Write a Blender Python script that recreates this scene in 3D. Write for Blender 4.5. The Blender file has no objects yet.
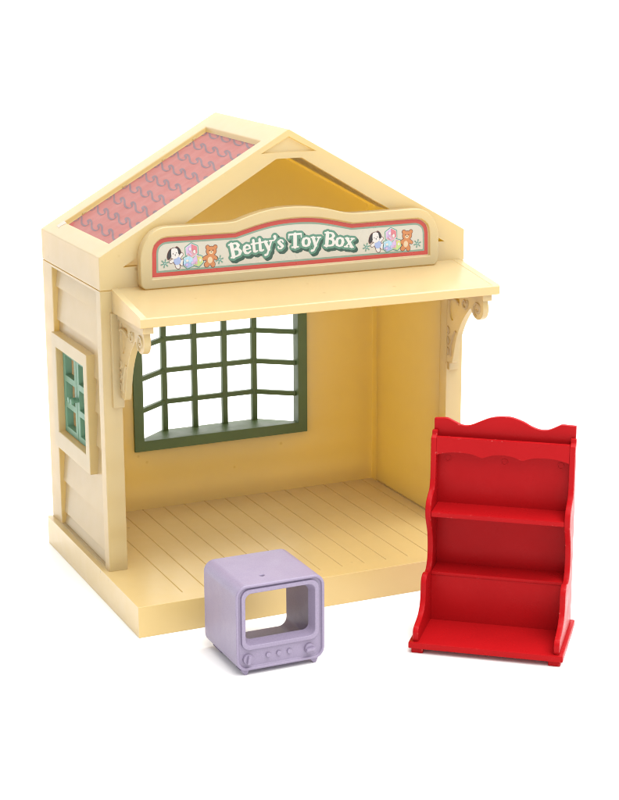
import bpy, bmesh, math, random
import numpy as np
from mathutils import Vector, Matrix
random.seed(7); np.random.seed(7)
S = 0.01                      # everything below is measured in centimetres
PI = math.pi
sc = bpy.context.scene
COL = sc.collection

# ------------------------------------------------------------------ mesh helpers
def new_bm(): return bmesh.new()

def add_poly_prism(bm, pts, axis, a, b):
    """polygon pts in the plane across `axis`, extruded from a to b. axis 0: (y,z); 1: (x,z); 2: (x,y)"""
    def P(p, t):
        return {0: (t, p[0], p[1]), 1: (p[0], t, p[1]), 2: (p[0], p[1], t)}[axis]
    va = [bm.verts.new(P(p, a)) for p in pts]
    vb = [bm.verts.new(P(p, b)) for p in pts]
    n = len(pts)
    fs = [bm.faces.new(va), bm.faces.new(vb[::-1])]
    for i in range(n):
        j = (i + 1) % n
        fs.append(bm.faces.new((va[j], va[i], vb[i], vb[j])))
    bmesh.ops.recalc_face_normals(bm, faces=fs)
    return bm

def prism(pts, axis, a, b): return add_poly_prism(new_bm(), pts, axis, a, b)

def box(x0, x1, y0, y1, z0, z1, bm=None):
    return add_poly_prism(bm or new_bm(), [(x0, y0), (x1, y0), (x1, y1), (x0, y1)], 2, z0, z1)

def loft(ringa, ringb, bm=None):
    bm = bm or new_bm()
    va = [bm.verts.new(p) for p in ringa]; vb = [bm.verts.new(p) for p in ringb]
    n = len(va); fs = [bm.faces.new(va), bm.faces.new(vb[::-1])]
    for i in range(n):
        j = (i + 1) % n
        fs.append(bm.faces.new((va[j], va[i], vb[i], vb[j])))
    bmesh.ops.recalc_face_normals(bm, faces=fs)
    return bm

def bar(p, q, w, d, up=(0, 0, 1), bm=None):
    """square-section bar from p to q, w across, d along `up`"""
    p, q = Vector(p), Vector(q); t = (q - p).normalized(); u = Vector(up)
    u = (u - u.dot(t) * t).normalized(); s = t.cross(u)
    r = lambda c: [tuple(c + s * a * w / 2 + u * b * d / 2) for a, b in ((-1, -1), (1, -1), (1, 1), (-1, 1))]
    return loft(r(p), r(q), bm)

def rrect(x0, x1, z0, z1, r, n=6):
    pts = []
    for cx, cz, a0 in ((x1 - r, z1 - r, 0), (x0 + r, z1 - r, 90), (x0 + r, z0 + r, 180), (x1 - r, z0 + r, 270)):
        for i in range(n + 1):
            a = math.radians(a0 + 90 * i / n); pts.append((cx + r * math.cos(a), cz + r * math.sin(a)))
    return pts

def circle(cx, cz, r, n=20): return [(cx + r * math.cos(2 * PI * i / n), cz + r * math.sin(2 * PI * i / n)) for i in range(n)]

def smooth_path(ctrl, n=6, closed=False):
    """Catmull-Rom through the points"""
    out = []; m = len(ctrl); g = (lambda i: ctrl[i % m]) if closed else (lambda i: ctrl[max(0, min(m - 1, i))])
    for i in range(m if closed else m - 1):
        p0, p1, p2, p3 = [np.array(g(i + k), float) for k in (-1, 0, 1, 2)]
        for k in range(n):
            t = k / n
            out.append(tuple(.5 * ((2 * p1) + (-p0 + p2) * t + (2 * p0 - 5 * p1 + 4 * p2 - p3) * t * t + (-p0 + 3 * p1 - 3 * p2 + p3) * t ** 3)))
    if not closed: out.append(tuple(ctrl[-1]))
    return out

def tmp_obj(bm):
    me = bpy.data.meshes.new('tmp'); bm.to_mesh(me); bm.free()
    o = bpy.data.objects.new('tmp', me); COL.objects.link(o); return o

def eval_bm(o, kill=()):
    dg = bpy.context.evaluated_depsgraph_get()
    bm = new_bm(); bm.from_object(o, dg)
    for k in (o, *kill):
        me = k.data; bpy.data.objects.remove(k); bpy.data.meshes.remove(me)
    return bm

def csg(base, cut=(), add=()):
    """exact booleans, one tool after another"""
    o = tmp_obj(base); tools = []
    for op, lst in (('UNION', add), ('DIFFERENCE', cut)):
        for b in lst:
            t = tmp_obj(b); t.hide_render = True; tools.append(t)
            m = o.modifiers.new('b', 'BOOLEAN'); m.operation = op; m.solver = 'EXACT'; m.object = t
    bm = eval_bm(o, tools)
    bmesh.ops.remove_doubles(bm, verts=bm.verts, dist=1e-4)
    #bmesh.ops.dissolve_limit(bm, angle_limit=math.radians(.3), verts=bm.verts, edges=bm.edges)
    return bm

def bevelled(bm, w, seg=2, ang=30):
    if not w: return bm
    o = tmp_obj(bm)
    m = o.modifiers.new('bev', 'BEVEL'); m.width = w; m.segments = seg; m.limit_method = 'ANGLE'
    m.angle_limit = math.radians(ang); m.use_clamp_overlap = True
    return eval_bm(o)

# ------------------------------------------------------------------ objects
def thing(name, label, cat, loc, rz=0, group=None):
    o = bpy.data.objects.new(name, None); COL.objects.link(o)
    o.empty_display_size = .01
    o.location = Vector(loc) * S; o.rotation_euler = (0, 0, rz)
    o['label'] = label; o['category'] = cat
    if group: o['group'] = group
    o['_o'] = 0
    del o['_o']
    ORIG[o.name] = Vector(loc) if rz == 0 and name != 'toy_television' else Vector((0, 0, 0))
    return o
ORIG = {}

def root_of(o):
    while o.parent: o = o.parent
    return o

def obj(name, bm, mat, parent, bev=0.0, seg=2, smooth=True, label=None, ang=30, off=None):
    bm = bevelled(bm, bev, seg, ang)
    off = ORIG[root_of(parent).name] if parent else Vector((0, 0, 0))
    bmesh.ops.transform(bm, matrix=Matrix.Scale(S, 4) @ Matrix.Translation(-off), verts=bm.verts)
    me = bpy.data.meshes.new(name); bm.to_mesh(me); bm.free()
    for m in (mat if isinstance(mat, (list, tuple)) else [mat]): me.materials.append(m)
    if smooth:
        me.polygons.foreach_set('use_smooth', [True] * len(me.polygons))
        me.set_sharp_from_angle(angle=math.radians(38))
        t = bpy.data.objects.new('tmp', me); COL.objects.link(t)
        wn = t.modifiers.new('wn', 'WEIGHTED_NORMAL'); wn.weight = 90; wn.keep_sharp = True
        m2 = bpy.data.meshes.new_from_object(t.evaluated_get(bpy.context.evaluated_depsgraph_get()))
        bpy.data.objects.remove(t); bpy.data.meshes.remove(me); me = m2; me.name = name
    o = bpy.data.objects.new(name, me); COL.objects.link(o); o.parent = parent
    if label: o['label'] = label
    return o

# ------------------------------------------------------------------ materials
def plastic(name, col, rough=.38, sss=0.0, radius=(1, .5, .15), scale=.3, bump=.06, mottle=.05, speck=.0, edge=None, spec=.5, grain=0.0, sheen=0.0, coat=0.0, trans=None, wave=None):
    m = bpy.data.materials.new(name); m.use_nodes = True
    nt = m.node_tree; N = nt.nodes; L = nt.links; p = N['Principled BSDF']
    tc = N.new('ShaderNodeTexCoord')
    def noise(sc_, det=3, rg=.55):
        n = N.new('ShaderNodeTexNoise'); n.inputs['Scale'].default_value = sc_; n.inputs['Detail'].default_value = det
        n.inputs['Roughness'].default_value = rg; L.new(tc.outputs['Object'], n.inputs['Vector']); return n
    def mix(fac, a, b):
        x = N.new('ShaderNodeMix'); x.data_type = 'RGBA'
        if hasattr(fac, 'links') or hasattr(fac, 'is_linked'): L.new(fac, x.inputs['Factor'])
        else: x.inputs['Factor'].default_value = fac
        for i, v in ((6, a), (7, b)):
            if isinstance(v, tuple): x.inputs[i].default_value = (*v, 1)
            else: L.new(v, x.inputs[i])
        return x.outputs[2]
    def ramp(inp, a, b, va=0, vb=1):
        r = N.new('ShaderNodeMapRange'); r.clamp = True
        L.new(inp, r.inputs[0])
        for i, v in enumerate((a, b, va, vb)): r.inputs[i + 1].default_value = v
        return r.outputs[0]
    n1 = noise(60, 4)
    c = mix(ramp(n1.outputs['Fac'], .35, .65), tuple(x * (1 - mottle) for x in col), tuple(min(1, x * (1 + mottle)) for x in col))
    if speck:
        v = N.new('ShaderNodeTexVoronoi'); v.inputs['Scale'].default_value = 95; L.new(tc.outputs['Object'], v.inputs['Vector'])
        n2 = noise(28, 2)
        a = ramp(v.outputs['Distance'], .05, .085, 1, 0); b = ramp(n2.outputs['Fac'], .56, .6)
        mu = N.new('ShaderNodeMath'); mu.operation = 'MULTIPLY'; L.new(a, mu.inputs[0]); L.new(b, mu.inputs[1])
        mu2 = N.new('ShaderNodeMath'); mu2.operation = 'MULTIPLY'; L.new(mu.outputs[0], mu2.inputs[0]); mu2.inputs[1].default_value = speck
        c = mix(mu2.outputs[0], c, (.16, .09, .03))
    if grain:
        n3 = noise(1900, 2, .7)
        c = mix(ramp(n3.outputs['Fac'], .3, .7), c, tuple(min(1, x * (1 + grain)) for x in col))
    if edge:
        bv = N.new('ShaderNodeBevel'); bv.samples = 4; bv.inputs['Radius'].default_value = .0011
        ge = N.new('ShaderNodeNewGeometry')
        dp = N.new('ShaderNodeVectorMath'); dp.operation = 'DOT_PRODUCT'
        L.new(bv.outputs['Normal'], dp.inputs[0]); L.new(ge.outputs['Normal'], dp.inputs[1])
        e = ramp(dp.outputs['Value'], .95, .86)
        n4 = noise(330, 4, .7)
        k = ramp(n4.outputs['Fac'], .62, .72)
        mu = N.new('ShaderNodeMath'); mu.operation = 'MULTIPLY'; L.new(e, mu.inputs[0]); L.new(k, mu.inputs[1])
        c = mix(mu.outputs[0], c, edge)
    L.new(c, p.inputs['Base Color'])
    nr = noise(140, 4)
    L.new(ramp(nr.outputs['Fac'], .3, .7, rough - .05, rough + .08), p.inputs['Roughness'])
    p.inputs['Specular IOR Level'].default_value = spec
    if coat:
        p.inputs['Coat Weight'].default_value = coat; p.inputs['Coat Roughness'].default_value = .22
    if sheen:
        p.inputs['Sheen Weight'].default_value = sheen; p.inputs['Sheen Roughness'].default_value = .5
    if sss:
        p.inputs['Subsurface Weight'].default_value = sss
        p.inputs['Subsurface Radius'].default_value = radius
        p.inputs['Subsurface Scale'].default_value = scale * S
    h = noise(420, 3)
    bp = N.new('ShaderNodeBump'); bp.inputs['Strength'].default_value = bump; bp.inputs['Distance'].default_value = .0006
    L.new(h.outputs['Fac'], bp.inputs['Height'])
    h2 = noise(22, 2)
    bp2 = N.new('ShaderNodeBump'); bp2.inputs['Strength'].default_value = bump * .6; bp2.inputs['Distance'].default_value = .004
    L.new(h2.outputs['Fac'], bp2.inputs['Height']); L.new(bp2.outputs['Normal'], bp.inputs['Normal'])
    if wave:                                    # faint mould ripples that follow the boards outside
        sx = N.new('ShaderNodeSeparateXYZ'); L.new(tc.outputs['Object'], sx.inputs[0])
        m1 = N.new('ShaderNodeMath'); m1.operation = 'MULTIPLY'; m1.inputs[1].default_value = 2 * PI / wave[0]; L.new(sx.outputs['Z'], m1.inputs[0])
        m2 = N.new('ShaderNodeMath'); m2.operation = 'SINE'; L.new(m1.outputs[0], m2.inputs[0])
        b3 = N.new('ShaderNodeBump'); b3.inputs['Strength'].default_value = 1; b3.inputs['Distance'].default_value = wave[1]
        L.new(m2.outputs[0], b3.inputs['Height']); L.new(b3.outputs['Normal'], bp2.inputs['Normal'])
    L.new(bp.outputs['Normal'], p.inputs['Normal'])
    if trans:                                   # thin plastic lets coloured light through
        tb = N.new('ShaderNodeBsdfTranslucent'); tb.inputs['Color'].default_value = (*trans[1], 1)
        mx = N.new('ShaderNodeMixShader'); mx.inputs[0].default_value = trans[0]
        L.new(p.outputs[0], mx.inputs[1]); L.new(tb.outputs[0], mx.inputs[2])
        L.new(mx.outputs[0], N['Material Output'].inputs['Surface'])
    return m

def ink(name, col, rough=.45):
    return plastic(name, col, rough, bump=.0, mottle=.03)

CREAM = (.56, .50, .285)
M = dict(
    cream=plastic('cream_plastic', CREAM, .40, bump=.02, mottle=.012, speck=.4, spec=.5, sheen=.20, coat=.85, trans=(.45, (.86, .62, .055))),
    shell=plastic('wall_cream_plastic', CREAM, .40, bump=.02, mottle=.012, speck=.4, spec=.5, sheen=.20, coat=.85, trans=(.45, (.86, .62, .055)), wave=(.0142, .00028)),
    thick=plastic('thick_cream_plastic', (.615, .445, .165), .40, bump=.02, mottle=.012, speck=.5, spec=.5, sheen=.20, coat=.7, trans=(.12, (.86, .63, .085))),
    green=plastic('dark_green_plastic', (.092, .142, .048), .42, spec=.35, bump=.08),
    mint=plastic('mint_green_plastic', (.115, .235, .15), .42, spec=.3, bump=.06),
    red=plastic('red_plastic', (.345, .006, .008), .30, spec=.06, bump=.006, mottle=.03, edge=(.66, .20, .17)),
    lilac=plastic('lilac_plastic', (.226, .190, .272), .36, spec=.4, bump=.08, mottle=.05, grain=.16),
    paper_roof=ink('printed_roof_red', (.28, .074, .058), .5),
    tile_line=ink('printed_tile_grey', (.125, .065, .075), .5),
    tile_seam=ink('printed_seam', (.29, .08, .07), .5),
    torn=ink('torn_paper_red', (.30, .035, .03), .5),
    tape=plastic('clear_tape', (.46, .40, .34), .6, bump=.1, spec=.05),
    s_red=ink('sign_red', (.37, .036, .020), .3), s_green=ink('sign_grey_green', (.16, .225, .165), .3),
    s_cream=ink('sign_cream', (.42, .395, .33), .3), t_white=ink('letter_white', (.50, .49, .46), .3),
    t_green=ink('letter_green', (.065, .17, .115), .3), t_dark=ink('letter_shadow', (.012, .05, .03), .3),
    p_line=ink('outline_brown', (.10, .035, .025), .3), p_black=ink('ear_black', (.012, .010, .010), .3),
    p_white=ink('picture_white', (.50, .48, .46), .3), p_blue=ink('picture_blue', (.24, .30, .48), .3),
    p_pink=ink('picture_pink', (.46, .25, .29), .3), p_rose=ink('picture_rose', (.44, .13, .15), .3),
    p_lilac=ink('picture_lilac', (.42, .30, .47), .3), p_yellow=ink('picture_yellow', (.42, .42, .14), .3),
    p_lime=ink('picture_lime', (.34, .45, .16), .3),
    p_sky=ink('picture_sky', (.28, .45, .55), .3), p_teal=ink('picture_teal', (.07, .21, .17), .3),
    p_orange=ink('bear_orange', (.40, .15, .045), .3), p_tan=ink('bear_tan', (.50, .38, .24), .3),
)

# ------------------------------------------------------------------ printed sheets (contours of distance fields)
def seg_d(X, Z, a, b, ra, rb):
    ax, az = a; bx, bz = b; dx, dz = bx - ax, bz - az; L2 = dx * dx + dz * dz + 1e-12
    t = np.clip(((X - ax) * dx + (Z - az) * dz) / L2, 0, 1)
    return np.hypot(X - ax - t * dx, Z - az - t * dz) - (ra + (rb - ra) * t)

def stroke(pts, r=None):
    P = [(p[0], p[1]) for p in pts]; Rr = [p[2] if len(p) > 2 else r for p in pts]
    def f(X, Z):
        d = np.full(X.shape, 1e3)
        for i in range(len(P) - 1): d = np.minimum(d, seg_d(X, Z, P[i], P[i + 1], Rr[i], Rr[i + 1]))
        return d
    return f

def ell(cx, cz, rx, rz, rot=0):
    c, s = math.cos(rot), math.sin(rot)
    def f(X, Z):
        u = (X - cx) * c + (Z - cz) * s; v = -(X - cx) * s + (Z - cz) * c
        k = np.sqrt((u / rx) ** 2 + (v / rz) ** 2) + 1e-9
        return (k - 1) * min(rx, rz)
    return f

def polyf(pts):
    P = np.array(pts)
    def f(X, Z):
        d = np.full(X.shape, 1e6); ins = np.zeros(X.shape, bool); n = len(P)
        for i in range(n):
            a, b = P[i], P[(i + 1) % n]
            d = np.minimum(d, seg_d(X, Z, a, b, 0, 0))
            cr = ((a[1] > Z) != (b[1] > Z)) & (X < (b[0] - a[0]) * (Z - a[1]) / (b[1] - a[1] + 1e-12) + a[0])
            ins ^= cr
        return np.where(ins, -d, d)
    return f

def uni(*fs): return lambda X, Z: np.minimum.reduce([f(X, Z) for f in fs])
def grow(f, r): return lambda X, Z: f(X, Z) - r
def inter(f, g): return lambda X, Z: np.maximum(f(X, Z), g(X, Z))
def shift(f, dx, dz): return lambda X, Z: f(X - dx, Z - dz)

def sheet(bm, f, bounds, h, place, mi=0):
    """flat sheet filling f<0; place(u,v) -> 3-D point"""
    x0, x1, z0, z1 = bounds
    nx = int(math.ceil((x1 - x0) / h)); nz = int(math.ceil((z1 - z0) / h))
    xs = x0 + h * np.arange(nx + 1); zs = z0 + h * np.arange(nz + 1)
    X, Z = np.meshgrid(xs, zs); F = f(X, Z)
    F = np.where(np.abs(F) < 1e-6, 1e-6, F)
    I = F < 0; cache = {}
    def V(key, u, v):
        if key not in cache: cache[key] = bm.verts.new(place(u, v))
        return cache[key]
    cnt = I[:-1, :-1].astype(int) + I[:-1, 1:] + I[1:, :-1] + I[1:, 1:]
    def face(vs):
        if len(set(vs)) < 3: return
        try: q = bm.faces.new(vs); q.material_index = mi
        except ValueError: pass
    for j in range(nz):
        i = 0
        while i < nx:
            c = cnt[j, i]
            if c == 0: i += 1; continue
            if c == 4:
                k = i
                while k + 1 < nx and cnt[j, k + 1] == 4: k += 1
                face([V((0, i, j), xs[i], zs[j]), V((0, k + 1, j), xs[k + 1], zs[j]), V((0, k + 1, j + 1), xs[k + 1], zs[j + 1]), V((0, i, j + 1), xs[i], zs[j + 1])])
                i = k + 1; continue
            cs = [(i, j), (i + 1, j), (i + 1, j + 1), (i, j + 1)]; vs = []
            for q in range(4):
                a, b = cs[q], cs[(q + 1) % 4]; fa, fb = F[a[1], a[0]], F[b[1], b[0]]
                if fa < 0: vs.append(V((0, *a), xs[a[0]], zs[a[1]]))
                if (fa < 0) != (fb < 0):
                    if a > b: a2, b2, ga, gb = b, a, fb, fa
                    else: a2, b2, ga, gb = a, b, fa, fb
                    t = ga / (ga - gb)
                    vs.append(V((1, *a2, *b2), xs[a2[0]] + t * (xs[b2[0]] - xs[a2[0]]), zs[a2[1]] + t * (zs[b2[1]] - zs[a2[1]])))
            face(vs); i += 1
    return bm

# ================================================================== the studio surface
prof = [(-260, 0), (90, 0)] + [(90 + 60 * math.sin(a), 60 - 60 * math.cos(a)) for a in np.radians(np.arange(6, 91, 6))] + [(150, 260)]
bm = new_bm(); rows = []
for y, z in prof: rows.append([bm.verts.new((x, y, z)) for x in (-330, 330)])
for a, b in zip(rows, rows[1:]): bm.faces.new((a[0], a[1], b[1], b[0]))
white = bpy.data.materials.new('white_paper'); white.use_nodes = True
nt = white.node_tree; pw = nt.nodes['Principled BSDF']
nz_ = nt.nodes.new('ShaderNodeTexNoise'); nz_.inputs['Scale'].default_value = 40
mr = nt.nodes.new('ShaderNodeMapRange'); nt.links.new(nz_.outputs['Fac'], mr.inputs[0]); mr.inputs[3].default_value = .93; mr.inputs[4].default_value = .95
cb = nt.nodes.new('ShaderNodeCombineColor'); [nt.links.new(mr.outputs[0], cb.inputs[i]) for i in range(3)]
nt.links.new(cb.outputs[0], pw.inputs['Base Color']); pw.inputs['Roughness'].default_value = .8; pw.inputs['Specular IOR Level'].default_value = .1
bg = obj('backdrop', bm, white, None); bg['kind'] = 'structure'

# ================================================================== the toy house
W, D, HB, HE0, HE1, HR = 16.0, 7.98, 1.25, 12.72, 14.02, 18.57
SL = (HR - HE1) / 8
house = thing('toy_house', 'cream plastic toy shop house with pink tiled roof, awning, shop sign and open front', 'toy house', (8, 2, 0))
roofz = lambda x: HE1 + SL * (x if x <= 8 else 16 - x)
C_ = M['cream']

# --- base with a planked floor
gx = [14.68 - .985 * k for k in range(14)]
cuts = [box(0, 16, -3.97, 7.8, -1, .98)] + [box(x - .018, x + .018, -3.32, 7.2, HB - .035, 2) for x in gx]
obj('base', csg(box(-.23, 16.23, -4.2, 8.03, 0, HB), cuts), M['thick'], house, .10, 3, ang=60)

# --- walls: one shell, hollow and open at the front
shell = box(0, W, 0, D, HB - .02, HE0 - .015)
cuts = [box(.78, 15.22, -1, 7.08, 0, 14),                       # the room
        box(-1, 1.0, .58, 6.62, HB + .06, HE0 - .12),           # side panels, filled with boards below
        box(15.0, 17, .58, 6.62, HB + .06, HE0 - .12),
        box(.90, 15.10, 7.32, 9, HB + .3, 14),                 # thin back wall between the corner posts
        box(3.75, 11.67, 6.9, 9, 4.15, 10.25)]                  # bay opening
obj('wall', csg(shell, cuts), M['shell'], house, .05, 2)

# --- clapboards on both sides
def siding(sx, openings):
    parts = []; lines = [HB + .07, 1.83, 3.25, 4.67, 6.09, 7.51, 8.93, 10.35, 11.77, HE0 - .13]
    for z0, z1 in zip(lines, lines[1:]):
        pts = [(.775, z0), (.15, z0), (.265, z1), (.775, z1)]
        if sx < 0: pts = [(16 - x, z) for x, z in pts]
        parts.append(prism(pts, 1, .585, 6.615))
    return csg(parts[0], [box(-1, 2, 1.8, 6.5, 5.0, 9.75)] if openings else [], parts[1:])
obj('clapboard_siding', siding(1, True), C_, house)
obj('clapboard_siding', siding(-1, False), C_, house)

# --- roof with the gable fronts
out = [(0, HE0), (W, HE0), (W, HE1), (8, HR), (0, HE1)]
roof = prism(out, 1, 0, D)
inn = [(.78, HE0 - 1), (15.22, HE0 - 1), (15.22, HE1 + .14), (8, HR - .36), (.78, HE1 + .14)]
def slope_box(sx, u0, u1, y0, y1, d0, d1):
    """box in roof coordinates: u horizontal distance from the eave, d below the slope (vertical)"""
    X = (lambda u: u) if sx > 0 else (lambda u: 16 - u)
    pts = [(X(u0), HE1 + SL * u0 - d0), (X(u1), HE1 + SL * u1 - d0), (X(u1), HE1 + SL * u1 - d1), (X(u0), HE1 + SL * u0 - d1)]
    return prism(pts, 1, y0, y1)
cuts = [prism(inn, 1, .34, 7.64),
        prism([(6.85, 17.66), (9.15, 17.66), (8, 18.26)], 1, -1, .12),
        slope_box(1, .70, 7.12, .82, 6.87, -1, .23), slope_box(-1, .70, 7.12, .82, 6.87, -1, .23)]
opening = prism([(.95, 13.58), (15.05, 13.58), (8.55, 17.42), (7.45, 17.42)], 1, -1, .6)
rf = obj('roof', csg(bevelled(csg(roof, cuts), .055, 2), [opening]), C_, house, .02, 2, ang=70)
for sx in (1, -1):
    y0 = .83 if sx > 0 else 1.10
    obj('roof_panel', slope_box(sx, .72, 7.10, y0, 6.74, .20, .228), M['paper_roof'], rf)
# small nubs along the open strip beside the paper
for sx, ya, yb in ((-1, .84, 1.09), (1, 6.75, 6.86)):
    for u in (1.5, 3.3, 5.1, 6.5):
        obj('spacer', slope_box(sx, u, u + .14, ya, yb, .14, .23), C_, rf)
# printed tiles: wavy rows and faint joints, on both slopes
h_ = math.hypot(1, SL)
def tile_sheet(sx):
    wave = [(0, .19), (.45, .12), (1.15, -.13), (1.55, -.19), (1.82, -.17), (1.86, -.06), (1.66, .03), (1.40, .09), (1.29, .15), (1.38, .19)]
    wave = smooth_path(wave, 4)
    def cell(X, Z, vr, ph):
        d = np.full(X.shape, 1e3)
        Xm = X
        for k in range(-2, 7):
            b = k * 1.38 + ph
            msk = (np.abs(Z - vr) < .32) & (Xm > b - .15) & (Xm < b + 2.05)
            if not msk.any(): continue
            dd = stroke([(b + p[0], vr + p[1]) for p in wave], .044)(Xm[msk], Z[msk])
            d[msk] = np.minimum(d[msk], dd)
        return d
    def f(X, Z):
        d = np.full(X.shape, 1e3)
        for r in range(10): d = np.minimum(d, cell(X, Z, .62 + .83 * r, -.25 + (.0, .0)[r % 2]))
        return d
    def seams(X, Z):
        d = np.full(X.shape, 1e3)
        for r in range(10):
            for k in range(9):
                a = .15 + .69 * k + (.34 if r % 2 else 0)
                d = np.minimum(d, seg_d(X, Z, (a, .30 + .83 * r), (a + .02, .30 + .83 * (r + 1)), .020, .020))
        return d
    y0 = .83 if sx > 0 else 1.10
    X = (lambda u: u) if sx > 0 else (lambda u: 16 - u)
    def place(dep):
        # u runs towards the front, v up the slope
        return lambda u, v: (X(v / h_), 6.74 - u, HE1 + SL * v / h_ - dep)
    bm = new_bm(); umax = 6.74 - y0
    b = (0.02, umax - .02, .74 * h_, 7.08 * h_)
    sheet(bm, seams, b, .03, place(.1975), 0)
    sheet(bm, f, b, .025, place(.193), 1)
    return bm
for sx in (1, -1):
    obj('tile_print', tile_sheet(sx), [M['tile_seam'], M['tile_line']], rf, smooth=False)
# scrap of clear tape and the torn corner of the paper under it
bm = new_bm()
def on_roof(u, y, up): return (u, y, HE1 + SL * u + up)
add = [on_roof(.74, 6.58, -.192), on_roof(1.12, 6.58, -.192), on_roof(.86, 6.18, -.192), on_roof(.74, 6.05, -.192)]
bm.faces.new([bm.verts.new(p) for p in add])
obj('torn_corner', bm, M['torn'], rf, smooth=False)
bm = new_bm(); pv = None
for i in range(8):
    t = i / 7; u = .36 + .33 * t
    up = .012
    row = [bm.verts.new(on_roof(u + dx, y, up + dz)) for y, dx, dz in ((6.96, .04, 0), (6.52 + .05 * math.sin(5 * t), 0, 0), (6.52 + .05 * math.sin(5 * t), 0, -.01), (6.96, .04, -.01))]
    if pv:
        for k in range(4): bm.faces.new((pv[k], pv[(k + 1) % 4], row[(k + 1) % 4], row[k]))
    else: bm.faces.new(row)
    pv = row
bm.faces.new(pv[::-1]); bmesh.ops.recalc_face_normals(bm, faces=bm.faces)
obj('tape', bm, M['tape'], rf)

# --- awning
aw = prism([(0.0, 12.78), (-3.30, 12.265), (-3.385, 12.20), (-3.385, 11.90), (-3.36, 11.865), (0, 11.86)], 0, .46, 15.78)
aw_cut = [prism([(.3, 12.815), (-3.6, 12.21), (-3.6, 14), (.3, 14)], 0, .72, 15.46),
          prism([(-.2, 12.45), (-3.12, 12.02), (-3.12, 11), (-.2, 11)], 0, .95, 15.29)]
awn = obj('awning', csg(aw, aw_cut), C_, house, .035, 2)

# --- carved brackets under the awning
prof = [(-.10, 8.42), (-.50, 8.42), (-.60, 8.50)] + smooth_path([(-.68, 8.75), (-.85, 9.35), (-1.10, 9.95), (-1.50, 10.55), (-1.98, 11.02), (-2.12, 11.08)], 4)[:-1] + \
       smooth_path([(-2.14, 11.06), (-2.28, 10.86), (-2.52, 10.74), (-2.80, 10.75), (-3.04, 10.92), (-3.14, 11.20), (-3.08, 11.50)], 4) + [(-3.08, 11.64), (-.10, 11.64)]
hole = smooth_path([(-.30, 11.42), (-.75, 11.38), (-1.15, 11.40), (-1.02, 11.0), (-.80, 10.55), (-.55, 10.30), (-.32, 10.55)], 4, True)
def curl(cx, cy, r0, r1, turns, a0, x0, x1, w=.09, n=26):
    bm = new_bm(); a = []
    for i in range(n + 1):
        t = i / n; an = a0 + turns * 2 * PI * t; r = r0 + (r1 - r0) * t
        a.append((cx + r * math.cos(an), cy + r * math.sin(an)))
    rings = []
    for i, p in enumerate(a):
        q = a[min(i + 1, n)]; o = a[max(i - 1, 0)]; tx, tz = q[0] - o[0], q[1] - o[1]; l = math.hypot(tx, tz); nx, nz2 = -tz / l, tx / l
        rings.append([bm.verts.new((x, p[0] + s * nx * w / 2, p[1] + s * nz2 * w / 2)) for x, s in ((x0, -1), (x1, -.5), (x1, .5), (x0, 1))])
    for r, s in zip(rings, rings[1:]):
        for k in range(4): bm.faces.new((r[k], r[(k + 1) % 4], s[(k + 1) % 4], s[k]))
    bm.faces.new(rings[0][::-1]); bm.faces.new(rings[-1])
    bmesh.ops.recalc_face_normals(bm, faces=bm.faces)
    return bm
def merge(*bms):
    me = bpy.data.meshes.new('m'); out_ = new_bm()
    for b in bms:
        b.to_mesh(me); b.free(); out_.from_mesh(me)
    bpy.data.meshes.remove(me); return out_
for s in (0, 1):
    X = (lambda x: x) if s == 0 else (lambda x: 16.12 - x)
    xs = sorted((X(.68), X(.95)))
    plate = box(*sorted((X(.36), X(.82))), -.15, .02, 8.04, 11.84)
    rail = box(*sorted((X(.60), X(1.03))), -3.24, -.152, 11.60, 11.875)
    arm = csg(prism(prof, 0, *xs), [prism([p for p in hole], 0, xs[0] - 1, xs[0] + .07), prism([p for p in hole], 0, xs[1] - .07, xs[1] + 1)])
    arm = bevelled(arm, .03, 2)
    plate = bevelled(plate, .03, 2); rail = bevelled(rail, .025, 2)
    extra = []
    for x0, x1 in ((xs[0] + .01, xs[0] - .05), (xs[1] - .01, xs[1] + .05)):
        extra += [curl(-2.68, 11.16, .34, .08, 1.15, -1.2, x0, x1, .13), curl(-1.62, 11.22, .26, .07, 1.1, 2.4, x0, x1, .12),
                  curl(-.62, 10.3, .95, .95, .16, 1.15, x0, x1, .14, 10), curl(-1.95, 8.9, 1.45, 1.45, .14, -.12, x0, x1, .12, 10)]
        for cz in (8.9, 9.35, 9.8): extra.append(curl(-.20, cz, .16, .12, .5, -PI / 2 + PI, x0, x1, .10, 8))
    br = obj('bracket', merge(plate, rail, arm, *extra), C_, house)

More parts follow.
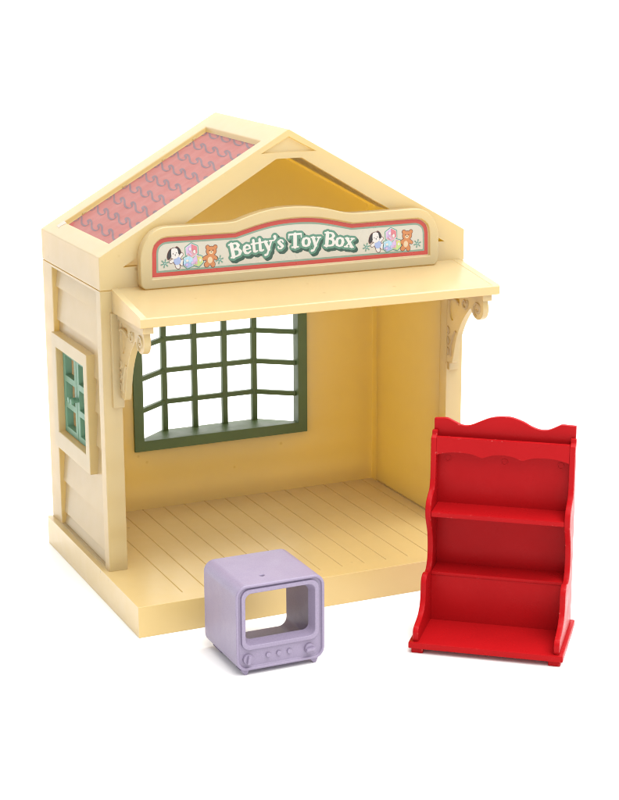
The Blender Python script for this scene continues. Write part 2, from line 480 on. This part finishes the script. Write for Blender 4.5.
# --- shop sign on the awning
sgn = [(1.49, 12.80), (1.43, 12.92), (1.42, 13.52), (1.43, 13.99), (1.46, 14.22), (1.53, 14.44), (1.64, 14.66), (1.79, 14.85), (1.96, 15.0), (2.16, 15.1), (2.38, 15.16), (2.6, 15.175), (3.38, 15.17), (5.05, 15.17)]
arch = smooth_path([(5.05, 15.17), (5.46, 15.20), (5.93, 15.34), (6.48, 15.48), (7.03, 15.57), (7.59, 15.61), (8.26, 15.60), (8.95, 15.53), (9.52, 15.42), (10.09, 15.27), (10.49, 15.19), (10.95, 15.17)], 3)
mir = [(16.04 - x, z) for x, z in sgn[:-1]][::-1]
sign_out = [(1.60, 12.72)] + sgn[:-1] + arch + mir + [(14.44, 12.72)]
lab = [(1.98, 13.12), (2.0, 14.10), (2.03, 14.28), (2.10, 14.44), (2.22, 14.57), (2.38, 14.67), (2.56, 14.715), (2.78, 14.725), (5.28, 14.69)] + \
      smooth_path([(5.50, 14.69), (6.00, 14.82), (6.55, 14.95), (7.07, 15.04), (7.62, 15.09), (8.29, 15.10), (8.99, 15.05), (9.56, 14.95), (10.13, 14.82), (10.59, 14.71)], 3) + \
      [(11.0, 14.71), (13.32, 14.72), (13.54, 14.71), (13.72, 14.66), (13.88, 14.56), (14.0, 14.43), (14.07, 14.27), (14.10, 14.08), (14.12, 13.12)]
sign_out = [(8.02 + (x - 8.02) * .985, z - .055 * min(1, max(0, z - 13.2))) for x, z in sign_out]
sb = csg(prism(sign_out, 1, -.48, -.02), [prism(lab, 1, -1, -.36)])
sign = obj('sign', sb, C_, house, .05, 3, ang=40)
YL = -.362
def PL(y): return lambda u, v: (u, y, v)
lf = polyf(lab); lb = (1.9, 14.2, 13.05, 15.2)
bm = new_bm()
sheet(bm, grow(lf, .004), lb, .03, PL(YL), 0)
sheet(bm, grow(lf, -.205), lb, .03, PL(YL - .004), 1)
sheet(bm, grow(lf, -.280), lb, .03, PL(YL - .008), 2)
obj('sign_label', bm, [M['s_red'], M['s_green'], M['s_cream']], sign, smooth=False)

# lettering: Betty's Toy Box in white slab letters, green outline, dark drop shadow
s_, t_ = .17, .085
G = {
 'B': [[(.34, .1, s_ + .02), (.34, 1.35, s_ + .02)], [(.08, t_, t_), (.72, t_, t_)], [(.08, 1.37, t_), (.7, 1.37, t_)],
       [(.7, 1.37, t_), (.92, 1.29, .12), (1.02, 1.08, s_), (.92, .87, .12), (.55, .78, t_)],
       [(.55, .78, t_), (.98, .70, .12), (1.12, .42, .18), (1.0, .16, .12), (.7, t_, t_)]],
 'e': [[(.15, .50, .07), (.8, .50, .07)], [(.80, .52, .10), (.73, .80, .10), (.47, .93, .09), (.22, .78, .14), (.16, .48, .17), (.26, .18, .13), (.52, .08, .1), (.82, .22, .08)]],
 't': [[(.3, .18, .16), (.3, 1.25, .13)], [(.05, .9, .085), (.62, .9, .085)], [(.3, .18, .16), (.42, .08, .1), (.62, .14, .08)]],
 'y': [[(.24, .9, .16), (.56, .1, .16)], [(.9, .9, .08), (.5, -.02, .10), (.36, -.36, .10), (.16, -.40, .13)], [(.03, .93, .075), (.46, .93, .075)], [(.68, .93, .075), (1.06, .93, .075)]],
 "'": [[(.2, 1.32, .17), (.24, 1.15, .12), (.10, .93, .05)]],
 's': [[(.66, .72, .09), (.58, .88, .08), (.38, .93, .09), (.17, .75, .14), (.38, .52, .15), (.6, .28, .14), (.42, .08, .09), (.16, .10, .08), (.1, .28, .09)]],
 'T': [[(.75, .1, .19), (.75, 1.35, .19)], [(.42, t_, t_), (1.08, t_, t_)], [(.1, 1.36, .1), (1.4, 1.36, .1)], [(.09, 1.37, .08), (.07, 1.02, .06)], [(1.41, 1.37, .08), (1.43, 1.02, .06)]],
 'o': [[(.5, .92, .09), (.22, .79, .14), (.15, .5, .17), (.22, .21, .14), (.5, .08, .09), (.78, .21, .14), (.85, .5, .17), (.78, .79, .14), (.5, .92, .09)]],
 'x': [[(.2, .9, .15), (.85, .1, .15)], [(.85, .9, .08), (.2, .1, .08)], [(.02, .93, .07), (.42, .93, .07)], [(.65, .93, .07), (1.0, .93, .07)], [(.02, .07, .07), (.4, .07, .07)], [(.63, .07, .07), (1.03, .07, .07)]],
}
U = .405
text = [('B', 5.29, 13.655, 11), ('e', 5.83, 13.755, 8), ('t', 6.19, 13.80, 6), ('t', 6.45, 13.825, 5), ('y', 6.70, 13.845, 4), ("'", 7.13, 13.86, 3), ('s', 7.29, 13.86, 3),
        ('T', 7.76, 13.88, 0), ('o', 8.34, 13.885, -2), ('y', 8.74, 13.875, -3), ('B', 9.31, 13.845, -5), ('o', 9.81, 13.80, -7), ('x', 10.23, 13.745, -8)]
strokes = []
for ch, x, z, a in text:
    c, s = math.cos(math.radians(a)), math.sin(math.radians(a))
    for st in G[ch]:
        strokes.append([(x + U * (c * p[0] - s * p[1]), z + U * (s * p[0] + c * p[1]), U * p[2]) for p in st])
def letters(X, Z):
    d = np.full(X.shape, 1e3)
    for st in strokes:
        bx = [p[0] for p in st]; m = (X > min(bx) - .45) & (X < max(bx) + .45)
        if m.any(): d[m] = np.minimum(d[m], stroke(st)(X[m], Z[m]))
    return d
def shadow(X, Z):
    return np.minimum.reduce([letters(X - k * .02, Z + k * .022) - .085 for k in range(1, 6)])
bt = (5.1, 11.0, 13.2, 14.7)
bm = new_bm()
sheet(bm, shadow, bt, .014, PL(YL - .012), 0)
sheet(bm, grow(letters, .085), bt, .014, PL(YL - .016), 1)
sheet(bm, letters, bt, .010, PL(YL - .020), 2)
obj('lettering', bm, [M['t_dark'], M['t_green'], M['t_white']], sign, smooth=False)

def picture(name, layers, b, dx=0, dz=0, h=.011, label=None):
    bm = new_bm(); mats = []
    for k, (f, mk) in enumerate(layers):
        mats.append(M[mk]); sheet(bm, f, b, h, lambda u, v, k=k: (u + dx, YL - .012 - .003 * k, v + dz), k)
    return obj(name, bm, mats, sign, smooth=False, label=label)
# a white puppy in blue, toy blocks, a teddy bear and two little flowers, printed at both ends
def puppy(dx, dz):
    head = ell(2.94, 14.04, .20, .215, .15); body = ell(3.06, 13.74, .15, .16, -.2)
    arms = uni(stroke([(2.98, 13.82, .05), (2.80, 13.72, .06)]), stroke([(3.12, 13.84, .05), (3.24, 13.98, .055)]))
    legs = uni(ell(3.07, 13.54, .085, .12, .5), ell(3.27, 13.66, .10, .12, -.5))
    ears = uni(ell(2.76, 14.02, .085, .19, -.35), ell(3.11, 14.13, .075, .155, .5))
    L_ = [(grow(uni(head, body, arms, legs, ears), .022), 'p_line'), (uni(arms, legs), 'p_white'), (body, 'p_blue'), (head, 'p_white'),
          (inter(ears, grow(uni(ears, head), .0)), 'p_black'), (inter(head, grow(ell(2.955, 14.03, .135, .30, .1), .01)), 'p_white'),
          (uni(ell(2.89, 14.03, .018, .026), ell(3.03, 14.06, .018, .026), ell(2.97, 13.99, .026, .018), stroke([(2.97, 13.985), (2.975, 13.94)], .008)), 'p_black')]
    picture('puppy_picture', L_, (2.55, 3.55, 13.3, 14.4), dx, dz)
def bear(dx, dz):
    head = ell(4.48, 14.02, .205, .18); ears = uni(ell(4.33, 14.18, .075, .075), ell(4.65, 14.17, .075, .075)); body = ell(4.42, 13.68, .165, .20)
    arms = uni(stroke([(4.32, 13.82, .06), (4.18, 13.74, .07)]), stroke([(4.55, 13.82, .06), (4.68, 13.72, .06)]))
    legs = uni(ell(4.28, 13.50, .10, .10), ell(4.54, 13.49, .085, .11))
    allp = uni(head, ears, body, arms, legs)
    L_ = [(grow(allp, .022), 'p_line'), (allp, 'p_orange'), (uni(ell(4.42, 13.67, .10, .13), ell(4.47, 13.97, .085, .065)), 'p_tan'),
          (uni(ell(4.40, 14.05, .02, .024), ell(4.55, 14.05, .02, .024), ell(4.475, 13.99, .028, .018)), 'p_black')]
    picture('teddy_picture', L_, (4.05, 4.85, 13.3, 14.35), dx, dz)
def blocks(dx, dz):
    def cube(cx, cz, r, rot):
        v = [(cx + r * math.cos(rot + k * PI / 3), cz + r * math.sin(rot + k * PI / 3)) for k in range(6)]
        c = (cx, cz)
        return [polyf(v)] + [polyf([c, v[k], v[k + 1], v[(k + 2) % 6]]) for k in (0, 2, 4)]
    a = cube(3.66, 14.10, .265, PI / 2 + .05); b = cube(3.52, 13.66, .235, PI / 2 - .2); c = cube(3.90, 13.68, .225, PI / 2 + .2)
    L_ = [(grow(uni(a[0], b[0], c[0]), .055), 'p_teal'), (grow(uni(a[0], b[0], c[0]), .02), 'p_white'),
          (a[1], 'p_lilac'), (a[2], 'p_pink'), (a[3], 'p_rose'), (b[1], 'p_sky'), (b[2], 'p_blue'), (b[3], 'p_sky'), (c[1], 'p_lilac'), (c[2], 'p_lime'), (c[3], 'p_yellow'),
          (uni(ell(3.58, 14.17, .05, .06), ell(3.76, 14.06, .05, .07), ell(3.46, 13.72, .06, .05), ell(4.0, 13.7, .045, .06)), 'p_white'),
          (uni(stroke([(3.55, 14.02), (3.62, 13.95)], .03), ell(3.44, 13.56, .05, .05), ell(3.66, 13.62, .04, .06)), 'p_lilac'), (uni(ell(3.83, 13.60, .05, .06), ell(3.93, 13.85, .04, .03)), 'p_pink')]
    picture('toy_block_picture', L_, (3.15, 4.25, 13.3, 14.5), dx, dz)
def flower(dx, dz):
    c = (2.54, 13.65); L_ = []
    st = [stroke([(c[0] + .06 * math.cos(k * PI / 3 + .3), c[1] + .06 * math.sin(k * PI / 3 + .3), .02), (c[0] + .15 * math.cos(k * PI / 3 + .3), c[1] + .15 * math.sin(k * PI / 3 + .3), .035)]) for k in range(6)]
    L_ = [(uni(*st), 's_green'), (uni(ell(*c, .05, .05), *[stroke([c, (c[0] + .12 * math.cos(k * PI / 3 + .3), c[1] + .12 * math.sin(k * PI / 3 + .3))], .014) for k in range(6)]), 'p_teal'), (ell(*c, .022, .022), 'p_white')]
    picture('flower_picture', L_, (2.3, 2.8, 13.4, 13.9), dx, dz)
for dx in (0, 8.70):
    puppy(dx, 0); blocks(dx, 0); bear(dx - (.08 if dx else 0), 0); flower(dx, .02); flower(dx + (2.34 if dx else 2.28), .0)

# --- bay window in the back wall
bf = csg(box(3.55, 11.87, 6.96, 7.40, 3.95, 10.45), [box(4.00, 11.42, 6, 8, 4.42, 10.0)])
bay = obj('bay_window', bf, M['green'], house, .03, 2)
G_ = M['green']
tr = lambda d, z0, z1: prism([(3.9 - d, 7.36), (11.52 + d, 7.36), (9.98 + d, 8.58 + d), (5.40 - d, 8.58 + d)], 2, z0, z1)
obj('window_sill', tr(.02, 4.20, 4.38), G_, bay, .03)
obj('window_head', tr(.02, 10.04, 10.20), G_, bay, .03)
vx = [5.50, 6.95, 8.40, 9.86]
for x in vx: obj('glazing_bar', box(x - .125, x + .125, 8.36, 8.60, 4.30, 10.12), G_, bay, .03)
for k in range(3):
    z = 5.72 + 1.44 * k
    obj('glazing_bar', merge(bevelled(bar((3.97, 7.30, z), (5.50, 8.48, z), .20, .215), .03), bevelled(bar((5.46, 8.48, z), (9.90, 8.48, z), .205, .22), .03), bevelled(bar((9.86, 8.48, z), (11.45, 7.30, z), .20, .215), .03)), G_, bay)
for x in (3.90, 11.52): obj('window_jamb', box(x - .07, x + .07, 7.34, 7.60, 4.30, 10.12), G_, bay, .02)

# --- little side window with two green casements
sw = csg(box(-.15, .76, 1.67, 6.60, 4.87, 9.85), [box(-1, 1, 2.17, 5.98, 5.62, 9.28)])
swo = obj('side_window', sw, C_, house, .045, 2)
for k, (ya, yb) in enumerate(((2.19, 4.06), (4.10, 5.96))):
    ch_ = (9.24 - 5.66) / 3
    ca = csg(box(.14, .44, ya, yb, 5.64, 9.26), [box(-1, 1, ya + .30, yb - .30, 5.92 + (9.26 - 5.92 - .26 + .28) / 3 * q - (0), 5.92 + (9.26 - 5.92 - .26 + .28) / 3 * (q + 1) - .28) for q in range(3)])
    c = obj('casement', ca, M['mint'], swo, .025)
    ky = 3.90 if k == 0 else 4.27
    kb = loft([(.16, ky + a, 7.42 + b) for a, b in circle(0, 0, .07, 12)], [(-.06, ky + a, 7.42 + b) for a, b in circle(0, 0, .07, 12)])
    kb = merge(kb, bevelled(loft([(-.05, ky + a, 7.42 + b) for a, b in circle(0, 0, .13, 14)], [(-.20, ky + a, 7.42 + b) for a, b in circle(0, 0, .13, 14)]), .04, 2))
    obj('knob', kb, M['mint'], c)

# ================================================================== the toy television
tv = thing('toy_television', 'lilac plastic toy television with empty screen, dials and short feet, in front of the house', 'toy television', (1.747, -9.264, 0), .004)
w, d, z0, z1 = 3.50, 3.18, .20, 3.475
LI = M['lilac']
ring = lambda x0, x1, za, zb, r, y: [(p[0], y, p[1]) for p in rrect(x0, x1, za, zb, r)]
def shaped(y0, y1, inset0, inset1, r): return loft(ring(inset0, w - inset0, z0 + inset0, z1 - inset0, r, y0), ring(inset1, w - inset1, z0 + inset1, z1 - inset1, r, y1))
body = prism(rrect(0, w, z0, z1, .42, 8), 1, 0, d)
cuts = [prism(rrect(.11, w - .11, z0 + .11, z1 - .11, .33, 8), 1, -1, .10),
        prism(rrect(.40, 3.10, 1.16, 3.12, .24), 1, -1, 1.0),
        prism(rrect(.16, 3.34, .36, 3.315, .34), 1, .55, 4),
        prism(circle(1.36, .80, .085, 16), 2, 3.30, 5)]
tvb = obj('body', csg(body, cuts), LI, tv, .07, 3, ang=45)
bez = csg(prism(rrect(.22, 3.28, .98, 3.30, .34, 8), 1, .015, .42),
          [loft(ring(.36, 3.14, 1.12, 3.16, .26, -.02), ring(.50, 3.0, 1.28, 2.98, .22, .45))])
obj('screen_bezel', bez, LI, tv, .03, 2, ang=40)
for kx, ang in ((.46, 80), (2.90, 5)):
    k1 = bevelled(prism(circle(kx, .64, .19, 24), 1, -.02, .12), .03, 2)
    r_ = math.radians(ang); cx, sx = math.cos(r_), math.sin(r_)
    k2 = bevelled(prism([(kx + a * cx - b * sx, .64 + a * sx + b * cx) for a, b in ((-.17, -.055), (.17, -.055), (.17, .055), (-.17, .055))], 1, -.13, 0), .02, 2)
    obj('knob', merge(k1, k2), LI, tv)
for kx in (1.27, 1.69, 2.11): obj('button', prism(circle(kx, .66, .095, 18), 1, .03, .12), LI, tv, .025)
for fx in (.36, 3.10):
    for fy in (.12, 2.4):
        obj('foot', loft([(fx - .20, fy - .02, .24), (fx + .20, fy - .02, .24), (fx + .20, fy + .42, .24), (fx - .20, fy + .42, .24)],
                         [(fx + .0, fy + .0, 0), (fx + .09, fy + .0, 0), (fx + .09, fy + .10, 0), (fx + .0, fy + .10, 0)]), LI, tv, .02)

# ================================================================== the red display shelf
sh = thing('toy_display_shelf', 'red plastic three-tier toy display shelf with wavy crest and scalloped rail, right of the house', 'toy shelf', (8.406, -9.802, 0), -.683)
RD = M['red']; WS, DS = 5.762, 3.80
obj('plinth', box(0, WS, 0, DS, .20, .45), RD, sh, .045, 2)
for fx in (.10, WS - .55):
    for fy in (.10, DS - .5): obj('foot', box(fx, fx + .45, fy, fy + .40, 0, .21), RD, sh, .04, 2)
def side_profile():
    low = smooth_path([(.10, .60), (.08, .82), (.20, .98), (.55, 1.07), (1.02, 1.20), (1.36, 1.48), (1.48, 1.90), (1.50, 2.26), (1.62, 2.46), (1.86, 2.55), (2.14, 2.50)], 4)
    mid = smooth_path([(2.28, 2.46), (2.52, 2.56), (2.72, 2.84), (2.78, 3.30), (2.68, 3.85), (2.44, 4.28), (2.26, 4.60), (2.22, 4.92), (2.32, 5.20), (2.62, 5.40), (2.98, 5.58), (3.12, 5.92)], 4)
    return [(.14, .44)] + low + mid + [(3.17, 6.6), (3.17, 7.50), (3.40, 7.60), (3.40, 7.75), (3.60, 7.75), (3.60, .44)]
sp = side_profile()
lo = [p for p in sp]
for x0, x1 in ((.15, .37), (5.40, 5.62)):
    obj('side_panel', prism(sp, 0, x0, x1), RD, sh, .045, 2, ang=40)
# lower cheeks are a touch wider than the upper ones
obj('riser', box(.365, 5.405, 2.50, 2.68, .44, 2.30), RD, sh, .02)
obj('shelf', box(.368, 5.402, 2.47, 3.61, 2.27, 2.41), RD, sh, .03, 2)
obj('shelf', box(.368, 5.402, 2.25, 3.61, 4.66, 4.86), RD, sh, .035, 2)
crest = [(.20, .45), (.20, 8.17), (.62, 8.20)] + smooth_path([(.75, 8.18), (1.0, 8.06), (1.28, 7.95), (1.58, 7.96), (1.94, 8.12), (2.32, 8.29), (2.70, 8.37), (2.96, 8.38), (3.22, 8.35), (3.60, 8.22), (3.90, 8.06), (4.22, 7.96), (4.52, 7.97), (4.78, 8.08), (5.0, 8.20)], 3) + [(5.10, 8.21), (5.58, 8.19), (5.58, .45)]
bp_ = bevelled(prism(crest, 1, 3.602, 3.80), .035, 2, 40)
marks = []
for z in (6.62, 4.40):
    for x in (.75, 2.92, 5.05):
        marks.append(bevelled(csg(prism(circle(x, z, .13, 20), 1, 3.585, 3.605), [prism(circle(x, z, .10, 20), 1, 3, 3.62)]), 0))
obj('back_panel', merge(bp_, *marks), RD, sh)
scal = [(.368, 7.55), (.368, 6.83)] + smooth_path([(.45, 6.87), (.80, 6.95), (1.25, 6.98), (1.70, 6.95), (2.08, 6.83), (2.14, 6.83)], 4) + smooth_path([(2.18, 6.84), (2.50, 6.95), (2.88, 6.99), (3.28, 6.95), (3.60, 6.83)], 4) + \
       smooth_path([(3.68, 6.83), (4.05, 6.95), (4.50, 6.98), (4.95, 6.95), (5.32, 6.86)], 4) + [(5.402, 6.83), (5.402, 7.55)]
obj('top_rail', prism(scal, 1, 3.20, 3.38), RD, sh, .03, 2, ang=40)

# ================================================================== light, world, camera
wd = bpy.data.worlds.new('World'); sc.world = wd; wd.use_nodes = True
b = wd.node_tree.nodes['Background']; b.inputs['Color'].default_value = (1, 1, 1, 1); b.inputs['Strength'].default_value = .85
def softbox(name, loc, target, size, power, col=(1, 1, 1)):
    l = bpy.data.lights.new(name, 'AREA'); l.shape = 'RECTANGLE'; l.size = size[0] * S; l.size_y = size[1] * S; l.energy = power; l.color = col
    o = bpy.data.objects.new(name, l); COL.objects.link(o); o.location = Vector(loc) * S
    o.rotation_euler = (Vector(target) - Vector(loc)).to_track_quat('-Z', 'Y').to_euler(); return o
softbox('key_softbox', (16, -75, 115), (8, -2, 3), (120, 90), 17.0, (1, .975, .94))
softbox('top_softbox', (85, 25, 190), (35, 25, 0), (220, 180), 62.0)

cam = bpy.data.cameras.new('camera'); co = bpy.data.objects.new('camera', cam); COL.objects.link(co); sc.camera = co
co.location = Vector((-20.212, -64.5071, 25.8752)) * S; co.rotation_euler = (1.31556, .0041937, -.42422)
cam.sensor_fit = 'VERTICAL'; cam.sensor_height = 36; cam.lens = 1771.45 / 800 * 36
cam.clip_start = .01; cam.clip_end = 50
vs = sc.view_settings; vs.view_transform = 'Standard'; vs.look = 'None'; vs.exposure = 0; vs.gamma = 1
sc.cycles.use_denoising = True; sc.cycles.pixel_filter_type = 'BLACKMAN_HARRIS'; sc.cycles.filter_width = 1.05
sc.cycles.max_bounces = 16; sc.cycles.diffuse_bounces = 10
